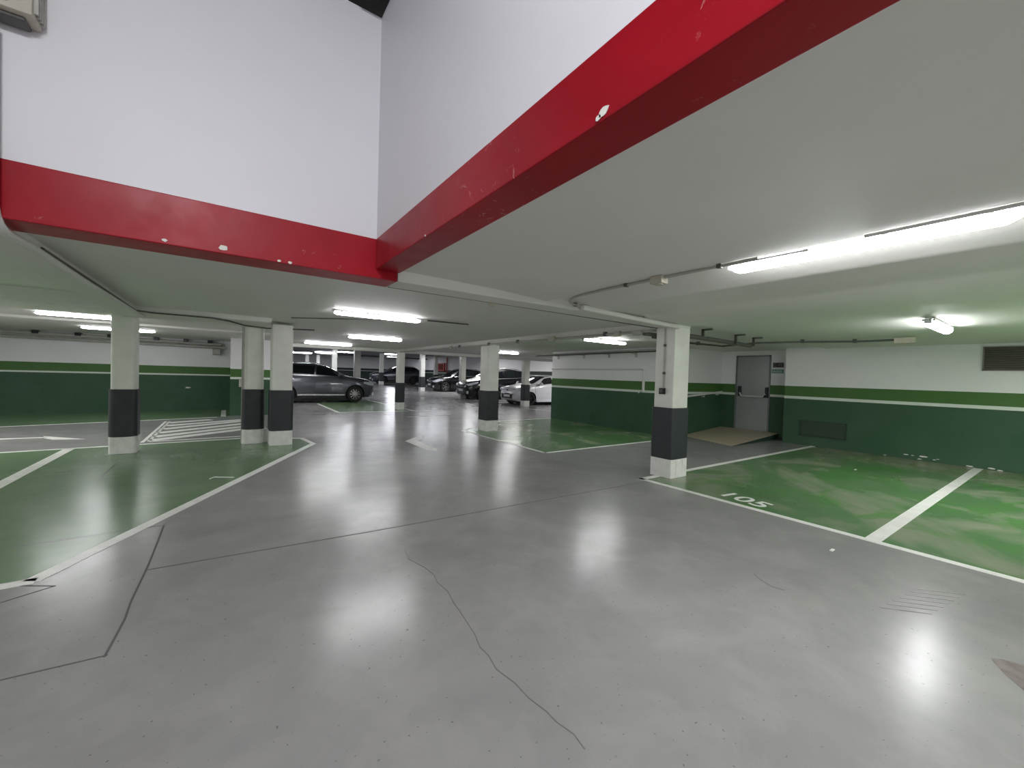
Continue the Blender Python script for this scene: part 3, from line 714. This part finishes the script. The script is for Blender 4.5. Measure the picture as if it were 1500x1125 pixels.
def car(name, P, loc, rot, label, scale=(1,1,1)):
    L = P['L']; root = empty(name, (0,0,0), label, 'car', 'parked cars')
    top = smooth_tab(P['top']); belt = smooth_tab(P['belt']); wid = smooth_tab(P['wid']); roof = smooth_tab(P['roofw']); bot = P['bot']
    xs = sorted(set([0,.03,.08,.16,.28,.4]+[.4+i*.12 for i in range(1,int((L-.6)/.12))]+[L-.16,L-.06,L-.02,L]))
    def sec(x):
        w = lerp(wid, x); zt = lerp(top, x); zb = min(lerp(belt, x), zt-.015); b = lerp(bot, x); rw = min(lerp(roof, x), w)
        ze = zb+(zt-zb)*(.9 if zt-zb > .15 else .6)
        return [(0,b),(w*.86,b),(w*.965,b+.10),(w*.995,b+.24),(w,(b+zb)*.5+.08),(w*.985,zb-.10),(w*.955,zb),(rw,ze),(rw*.82,zt-(zt-ze)*.35),(rw*.45,zt-.01*(zt-ze)),(0,zt)]
    rows = []
    for x in xs:
        s = sec(x); rows.append([(x,y,z) for y,z in s]+[(x,-y,z) for y,z in s[-2:0:-1]])
    n = len(rows[0]); v = [p for r in rows for p in r]; f = []
    for i in range(len(rows)-1):
        for k in range(n): f.append((i*n+k, i*n+(k+1)%n, (i+1)*n+(k+1)%n, (i+1)*n+k))
    f += [tuple(range(n-1,-1,-1)), tuple(range(len(v)-n, len(v)))]
    m = MB(); m.add(v, f, 0, True)
    body = m.build('body', [P['paint'], 'car_trim_black'], root)
    # wheel arches cut out of the body
    R = P['R']; ax = P['axles']; W = max(y for _, y in P['wid'])
    for x in ax:
        c = MB()
        for s in (-1, 1): c.lathe([(0,-.16),(R*1.14,-.16),(R*1.14,.16),(0,.16)], 'y', 32, (x, s*(W-.08), R), 1)
        co = c.build('arch_cutter', [P['paint'], 'car_trim_black'])
        bm = bmesh.new(); bm.from_mesh(co.data); bmesh.ops.remove_doubles(bm, verts=bm.verts, dist=1e-5); bmesh.ops.recalc_face_normals(bm, faces=bm.faces); bm.to_mesh(co.data); bm.free()
        md = body.modifiers.new('arch', 'BOOLEAN'); md.operation = 'DIFFERENCE'; md.object = co; md.solver = 'EXACT'
        bpy.context.view_layer.update()
        me = bpy.data.meshes.new_from_object(body.evaluated_get(bpy.context.evaluated_depsgraph_get()))
        body.modifiers.clear(); body.data = me; bpy.data.objects.remove(co)
    body.data.name = 'body'
    try: body.data.set_sharp_from_angle(angle=math.radians(40))
    except Exception: pass
    def sidept(x, t, s, off=.006):
        q = sec(x); a = Vector((x, q[6][0], q[6][1])); b = Vector((x, q[7][0], q[7][1]))
        d = (b-a); nrm = Vector((0, d.z, -d.y)).normalized(); p = a+d*t+nrm*off
        return (p.x, p.y*s, p.z)
    def side_panel(nm, x0, x1, t0, t1, mat, k=8, x0t=None, x1t=None, off=.006, parent=root):
        for s in (-1, 1):
            v = []; f = []
            for i in range(k+1):
                for j in range(5):
                    t = t0+(t1-t0)*j/4; a = x0+((x0t if x0t is not None else x0)-x0)*j/4; b = x1+((x1t if x1t is not None else x1)-x1)*j/4
                    v.append(sidept(a+(b-a)*i/k, t, s, off))
            for i in range(k):
                for j in range(4): f.append((i*5+j, (i+1)*5+j, (i+1)*5+j+1, i*5+j+1))
            MB().add(v, f, 0, True).build(nm, mat, parent)
    for a, b, at, bt in P['windows']: side_panel('side_window', a, b, .12, .86, 'car_glass', 8, at, bt)
    # chrome belt line
    if P.get('beltline'): 
        a, b = P['beltline']; side_panel('window_trim', a, b, .035, .085, 'car_trim_silver', 14, None, None, .008)
    def cross_panel(nm, x0, x1, mat, k=6, off=.008):
        v = []; f = []; nn = 0
        for i in range(k+1):
            x = x0+(x1-x0)*i/k; q = sec(x); r = [(q[7][0]*.97, q[7][1]), (q[8][0], q[8][1]), (q[9][0], q[9][1]), (0, q[10][1])]
            r = r+[(-y, z) for y, z in r[-2::-1]]; nn = len(r)
            sl = (lerp(top, x+.05)-lerp(top, x-.05))/.1; nx = Vector((-sl, 0, 1)).normalized()
            v += [(x+nx.x*off, y, z+nx.z*off) for y, z in r]
        for i in range(k):
            for j in range(nn-1): f.append((i*nn+j, i*nn+j+1, (i+1)*nn+j+1, (i+1)*nn+j))
        MB().add(v, f, 0, True).build(nm, mat, root)
    cross_panel('windscreen', *P['ws'], 'car_glass'); cross_panel('rear_window', *P['rw'], 'car_glass')
    # wheels
    for x in ax:
        for s in (-1, 1):
            yo = s*(W-.015); cy = s*(W-.12)
            t = MB().lathe([(R*.66,-.10),(R*.93,-.105),(R,-.07),(R,.07),(R*.93,.105),(R*.66,.10)], 'y', 32, (x,cy,R)).build('wheel', 'tyre_rubber', root)
            m = MB(); m.lathe([(R*.67,s*.07),(R*.64,s*.09),(R*.6,s*.05),(R*.6,-s*.06)], 'y', 32, (x,cy,R)); m.lathe([(0,s*.088),(R*.12,s*.085),(R*.15,s*.06)], 'y', 16, (x,cy,R))
            ns = P.get('spokes', 10)
            for k in range(ns):
                a = 2*PI*k/ns; u = Vector((math.cos(a),0,math.sin(a))); w_ = Vector((-math.sin(a),0,math.cos(a))); c0 = Vector((x,cy,R))
                v = []
                for rr, hw, yy in ((R*.1,.018,.078),(R*.62,.020 if ns > 6 else .035,.07)):
                    for sg, dy in ((-1,0),(1,0),(1,-.03),(-1,-.03)): v.append(c0+u*rr+w_*hw*sg+Vector((0,s*(yy+dy),0)))
                m.add(v, [(0,1,5,4),(1,2,6,5),(2,3,7,6),(3,0,4,7),(3,2,1,0),(4,5,6,7)])
            m.build('rim', P['rim'], t)
            MB().lathe([(0,s*.03),(R*.62,s*.03)], 'y', 24, (x,cy,R)).build('brake_disc', 'car_trim_black', t)
    # dark lower cladding
    for s in (-1, 1):
        m = MB(); zb = lerp(bot, L/2); m.rbox(ax[0]+R*1.2, ax[1]-R*1.2, s*(W-.05), s*(W+.008), zb-.03, zb+.09, .012); m.build('sill', P['sill'], root)
        if P.get('siltrim'): MB().rbox(ax[0]+R*1.25, ax[1]-R*1.2, s*(W-.02), s*(W+.022), zb+.085, zb+.135, .008).build('sill_trim', 'car_trim_silver', root)
        for hx in P['handles']:
            w_ = lerp(wid, hx); z = lerp(belt, hx)-.13; MB().rbox(hx-.09, hx+.09, s*(w_-.02), s*(w_+.025), z-.014, z+.014, .008).build('door_handle', P['paint'], root)
        mx = P['mirror']; w_ = lerp(wid, mx); z = lerp(belt, mx)
        mr = MB().ell((mx+.02, s*(w_+.10), z+.10), (.075,.115,.075)).build('side_mirror', P.get('mirrormat', P['paint']), root)
        MB().tube([(mx, s*(w_-.04), z+.02), (mx, s*(w_+.06), z+.06)], .022, 8).build('mirror_arm', 'car_trim_black', mr)
        # door shut lines
        for dx in P['shuts']:
            m = MB(); q = sec(dx); pts = [(dx, s*(q[i][0]+.003), q[i][1]) for i in (3,4,5,6)]; m.tube(pts, .0045, 6); m.build('door_seam', 'car_trim_black', root)
        # lamps
        hx0, hx1, hz, hh = P['head']; v = []; f = []; k = 8
        for i in range(k+1):
            x = hx0+(hx1-hx0)*i/k; w_ = lerp(wid, x); zc = hz+P.get('headrise', .05)*(i/k)+.0; hhh = hh*(1-.75*abs(i/k-.35))
            for dz in (-hhh/2, 0, hhh/2): v.append((x-.010-(1-i/k)*.012, s*(w_*.995+.006), zc+dz))
        for i in range(k):
            for j in range(2): f.append((i*3+j, (i+1)*3+j, (i+1)*3+j+1, i*3+j+1))
        y1 = lerp(wid, hx0)
        hl = MB().add(v, f, 0, True); hl.rbox(.028, hx0+.05, s*(y1-.26), s*(y1-.03), hz-hh*.26, hz+hh*.30, .018); hl.build('headlight', 'headlamp_glass', root)
        MB().rbox(L-.16, L+.012, s*(lerp(wid, L-.1)-.30), s*(lerp(wid, L-.1)+.012), lerp(belt, L-.2)-.25, lerp(belt, L-.2)-.08, .02).build('tail_light', 'tail_red', root)
    # nose
    gz0, gz1, gw = P['grille']
    m = MB()
    if P.get('split'):
        for s in (-1, 1): m.rbox(-.018, .03, s*.03, s*gw, gz0, gz1, .015)
    else: m.rbox(-.018, .04, -gw, gw, gz0, gz1, .02)
    g = m.build('grille', 'car_trim_black', root)
    for k in range(3):
        zz = gz0+(gz1-gz0)*(k+.5)/3; MB().rbox(-.024, -.01, -gw*.9, gw*.9, zz-.006, zz+.006, .003).build('grille_bar', 'car_trim_silver' if P.get('chromebars') else 'car_trim_black', g)
    lz0, lz1, lw = P['intake']; MB().rbox(-.012, .06, -lw, lw, lz0, lz1, .03).build('lower_intake', 'car_trim_black', root)
    pz = P['plate']; pl = MB().rbox(-.034, -.012, -.26, .26, pz-.055, pz+.055, .004).build('licence_plate', 'plate_white', root)
    MB().box(-.0345, -.030, .22, .258, pz-.05, pz+.05).build('plate_strip', 'plate_blue', pl)
    ez = P['emblem']; MB().ell((-.012+P.get('emblemx', 0), 0, ez), (.018,.075,.032)).build('emblem', P.get('emblemmat', 'car_trim_silver'), root)
    for s in (-1, 1):
        if P.get('fog'): MB().rbox(.015, .09, s*.56, s*.70, lz0+.02, lz1-.02, .02).build('fog_lamp', 'headlamp_glass', root)
    if P.get('rails'):
        a, b = P['rails']
        for s in (-1, 1):
            pts = []
            for i in range(9):
                x = a+(b-a)*i/8; q = sec(x); pts.append((x, s*q[7][0]*.97, q[8][1]+(.03 if 0 < i < 8 else -.01)))
            MB().tube(pts, .014, 8).build('roof_rail', 'car_trim_silver', root)
    # underbody, dropped near the floor so its black stands in for shade there
    MB().rbox(.62, L-.62, -W*.80, W*.80, .055, .34, .03).build('underbody', 'car_trim_black', root)
    m = MB(); m.add([(P['aer'],-.012,lerp(top,P['aer'])-.01),(P['aer'],.012,lerp(top,P['aer'])-.01),(P['aer']+.16,.006,lerp(top,P['aer'])-.0),(P['aer']+.16,-.006,lerp(top,P['aer'])-.0),(P['aer']+.14,0,lerp(top,P['aer'])+.06)], [(0,1,4),(1,2,4),(2,3,4),(3,0,4),(3,2,1,0)]); m.build('roof_aerial', P['paint'], root)
    # centre on the wheelbase, then place
    for ch in root.children: ch.location = Vector((-L/2, 0, 0))
    root.location = loc; root.rotation_euler = (0, 0, rot); root.scale = scale
    return root
SUV = dict(L=4.36, paint='paint_grey', R=.345, axles=(.86,3.52), spokes=10, rim='rim_alloy', sill='car_trim_black', siltrim=True,
    top=[(0,.78),(.05,.86),(.3,.97),(.9,1.06),(1.25,1.12),(1.6,1.30),(2.0,1.49),(2.35,1.555),(2.9,1.57),(3.5,1.53),(3.85,1.45),(4.12,1.22),(4.27,.98),(4.36,.86)],
    belt=[(0,.72),(.3,.87),(.9,.97),(1.25,1.02),(2.2,1.06),(3.2,1.10),(4.0,1.14),(4.3,.93),(4.36,.80)],
    wid=[(0,.60),(.06,.70),(.2,.82),(.5,.89),(.9,.92),(2,.925),(3.5,.92),(4.0,.88),(4.25,.80),(4.36,.68)],
    roofw=[(0,.55),(.4,.78),(1.2,.80),(1.6,.71),(2.1,.65),(3.3,.63),(3.9,.62),(4.2,.66),(4.36,.6)],
    bot=[(0,.34),(.15,.22),(.5,.2),(3.9,.22),(4.2,.3),(4.36,.42)],
    windows=[(1.50,2.42,1.86,2.36),(2.50,3.26,2.44,3.22),(3.34,3.86,3.30,3.62)], beltline=(1.5,3.85), ws=(1.30,2.05), rw=(3.93,4.18),
    handles=(2.30,3.15), mirror=1.52, shuts=(1.38,2.46,3.32), head=(.10,.52,.76,.14), headrise=.07, grille=(.56,.80,.34), split=True, intake=(.26,.44,.5), plate=.46, emblem=.85, emblemx=.03, fog=True, rails=(2.0,3.75), aer=3.6, chromebars=True)
car('car', SUV, (3.36, 19.80, 0), PI, 'metallic grey estate car parked side-on behind the paired pillars', (1.03,1.03,1.075))
S2 = dict(SUV); S2.update(paint='paint_darkgrey', rim='rim_dark', siltrim=False)
c2 = car('car', S2, (12.35, 35.6, .38), -.08, 'distant dark grey estate car parked before the far striped wall')
BLK = dict(SUV); BLK.update(L=4.3, paint='paint_black', rim='rim_alloy', spokes=5, siltrim=False, beltline=(1.5,3.8), R=.34, axles=(.88,3.45), split=False, grille=(.62,.72,.40), head=(.08,.62,.70,.17), headrise=.12,
    top=[(0,.70),(.05,.80),(.3,.92),(.9,1.05),(1.2,1.12),(1.6,1.32),(2.05,1.52),(2.4,1.59),(2.9,1.60),(3.4,1.56),(3.8,1.48),(4.05,1.25),(4.2,.98),(4.3,.86)])
BLK['belt'] = [(0,.66),(.3,.83),(.9,.95),(1.25,1.00),(2.2,1.04),(3.2,1.08),(3.95,1.12),(4.25,.92),(4.3,.8)]
BLK['wid'] = [(0,.58),(.06,.68),(.2,.80),(.5,.87),(.9,.90),(2,.905),(3.5,.90),(4.0,.86),(4.2,.78),(4.3,.68)]
BLK['windows'] = [(1.45,2.40,1.85,2.34),(2.48,3.2,2.42,3.16),(3.28,3.78,3.24,3.55)]; BLK['rw'] = (3.86,4.1); BLK['plate'] = .48
car('car', BLK, (14.1, 27.2, fz(26)), -.06, 'black car parked farthest along the right row, before the red cabinet', (1.0,1.0,1.06))
BK2 = dict(BLK); BK2.update(rim='rim_dark', rails=(2.0,3.7), grille=(.60,.74,.36), head=(.08,.6,.74,.13), chromebars=True, plate=.46)
car('car', BK2, (13.05, 20.5, 0), 0.0, 'black car half hidden by the pillar on the bright green bay', (1.0,1.0,1.13))
FIE = dict(L=3.95, paint='paint_white', R=.31, axles=(.80,3.28), spokes=12, rim='rim_dark', sill='paint_white', siltrim=False,
    top=[(0,.62),(.05,.72),(.3,.86),(.75,.97),(1.0,1.03),(1.4,1.23),(1.85,1.41),(2.2,1.47),(2.6,1.475),(3.1,1.43),(3.45,1.34),(3.7,1.12),(3.86,.92),(3.95,.8)],
    belt=[(0,.58),(.3,.77),(.75,.88),(1.1,.93),(2.0,1.0),(2.8,1.06),(3.5,1.10),(3.86,.88),(3.95,.72)],
    wid=[(0,.56),(.06,.66),(.2,.77),(.5,.83),(.9,.86),(2,.865),(3.3,.86),(3.65,.82),(3.85,.75),(3.95,.64)],
    roofw=[(0,.50),(.4,.72),(1.0,.74),(1.45,.65),(1.9,.59),(3.0,.57),(3.5,.56),(3.8,.6),(3.95,.55)],
    bot=[(0,.30),(.15,.20),(.5,.18),(3.5,.2),(3.8,.27),(3.95,.4)],
    windows=[(1.22,2.30,1.72,2.22),(2.38,3.25,2.30,3.1)], beltline=None, ws=(1.04,1.86), rw=(3.5,3.76),
    handles=(2.15,), mirror=1.32, shuts=(1.08,2.34), head=(.12,.78,.74,.17), headrise=.12, grille=(.50,.56,.2), split=False, intake=(.30,.52,.46), plate=.44, emblem=.72, emblemx=.02, emblemmat='emblem_blue', fog=False, rails=None, aer=3.2, mirrormat='paint_white')
car('car', FIE, (13.15, 16.3, 0), 0.0, 'white hatchback parked behind the end of the wall block')

# ------------------------------------------------------------------ light, world, camera
def area(name, loc, sx, sy, power, rot=(0,0,0), col=(1,.99,.98)):
    d = bpy.data.lights.new(name, 'AREA'); d.shape = 'RECTANGLE'; d.size = sx; d.size_y = sy; d.energy = power; d.color = col
    o = bpy.data.objects.new(name, d); COL.objects.link(o); o.location = loc; o.rotation_euler = rot; return o
# stairwell lamp above, then added fill lights for aisles, bays and far end
area('stairwell_lamp', (-.55,-1.3,4.1), 1.1, .3, 60, (math.radians(34),0,math.radians(-22)), (.96,.97,1))
area('aisle_fill', (3.0,-3.5,2.1), .2, 1.3, 35)  # unseen fill lights added to brighten the aisles
area('aisle_fill', (7.6,-2.4,2.15), 1.3, .2, 130)
area('aisle_fill', (-4.0,1.0,2.1), 1.3, .2, 40)
area('aisle_fill', (-6.0,6.0,2.1), 1.3, .2, 50)
area('bay_fill', (14,13.2,2.1), 1.3, .2, 40); area('bay_fill', (13.6,19.0,2.85), 1.3, .2, 45); area('bay_fill', (13.6,25.0,2.85), 1.3, .2, 50); area('bay_fill', (3.0,17.2,2.8), 1.3, .2, 22)  # added fill that brightens the parked cars and bay walls
area('far_fill', (7,38,2.9), 1.3, .2, 130, (0,0,0), (.9,.93,1)); area('far_fill', (13,38,2.9), 1.3, .2, 130, (0,0,0), (.9,.93,1))  # added fill to lift the far walls, no fixture modelled
area('aisle_fill', (-5.5,10.2,2.1), 1.3, .2, 75)  # one more added fill, for the left lane and wall
w = bpy.data.worlds.new('World'); SC.world = w; w.use_nodes = True
w.node_tree.nodes['Background'].inputs[0].default_value = (.55,.56,.58,1); w.node_tree.nodes['Background'].inputs[1].default_value = .6

cam = bpy.data.cameras.new('Camera'); co = bpy.data.objects.new('Camera', cam); COL.objects.link(co)
cam.sensor_width = 36; cam.lens = 595.245/1500*36; cam.clip_start = .02; cam.clip_end = 200
yaw, pitch, roll = math.radians(35.1093), math.radians(-1.15008), math.radians(1.72110)
f_ = Vector((math.sin(yaw)*math.cos(pitch), math.cos(yaw)*math.cos(pitch), math.sin(pitch)))
r_ = Vector((math.cos(yaw), -math.sin(yaw), 0)); d_ = f_.cross(r_)
r2 = r_*math.cos(roll)-d_*math.sin(roll); d2 = r_*math.sin(roll)+d_*math.cos(roll)
co.matrix_world = Matrix.Translation((0,0,1.4)) @ Matrix((r2, -d2, -f_)).transposed().to_4x4()
SC.camera = co
SC.view_settings.view_transform = 'Standard'; SC.view_settings.look = 'None'; SC.view_settings.gamma = 1; SC.view_settings.use_curve_mapping = False
SC.view_settings.exposure = 1.0
try: SC.cycles.max_bounces = 8; SC.cycles.diffuse_bounces = 5
except Exception: pass
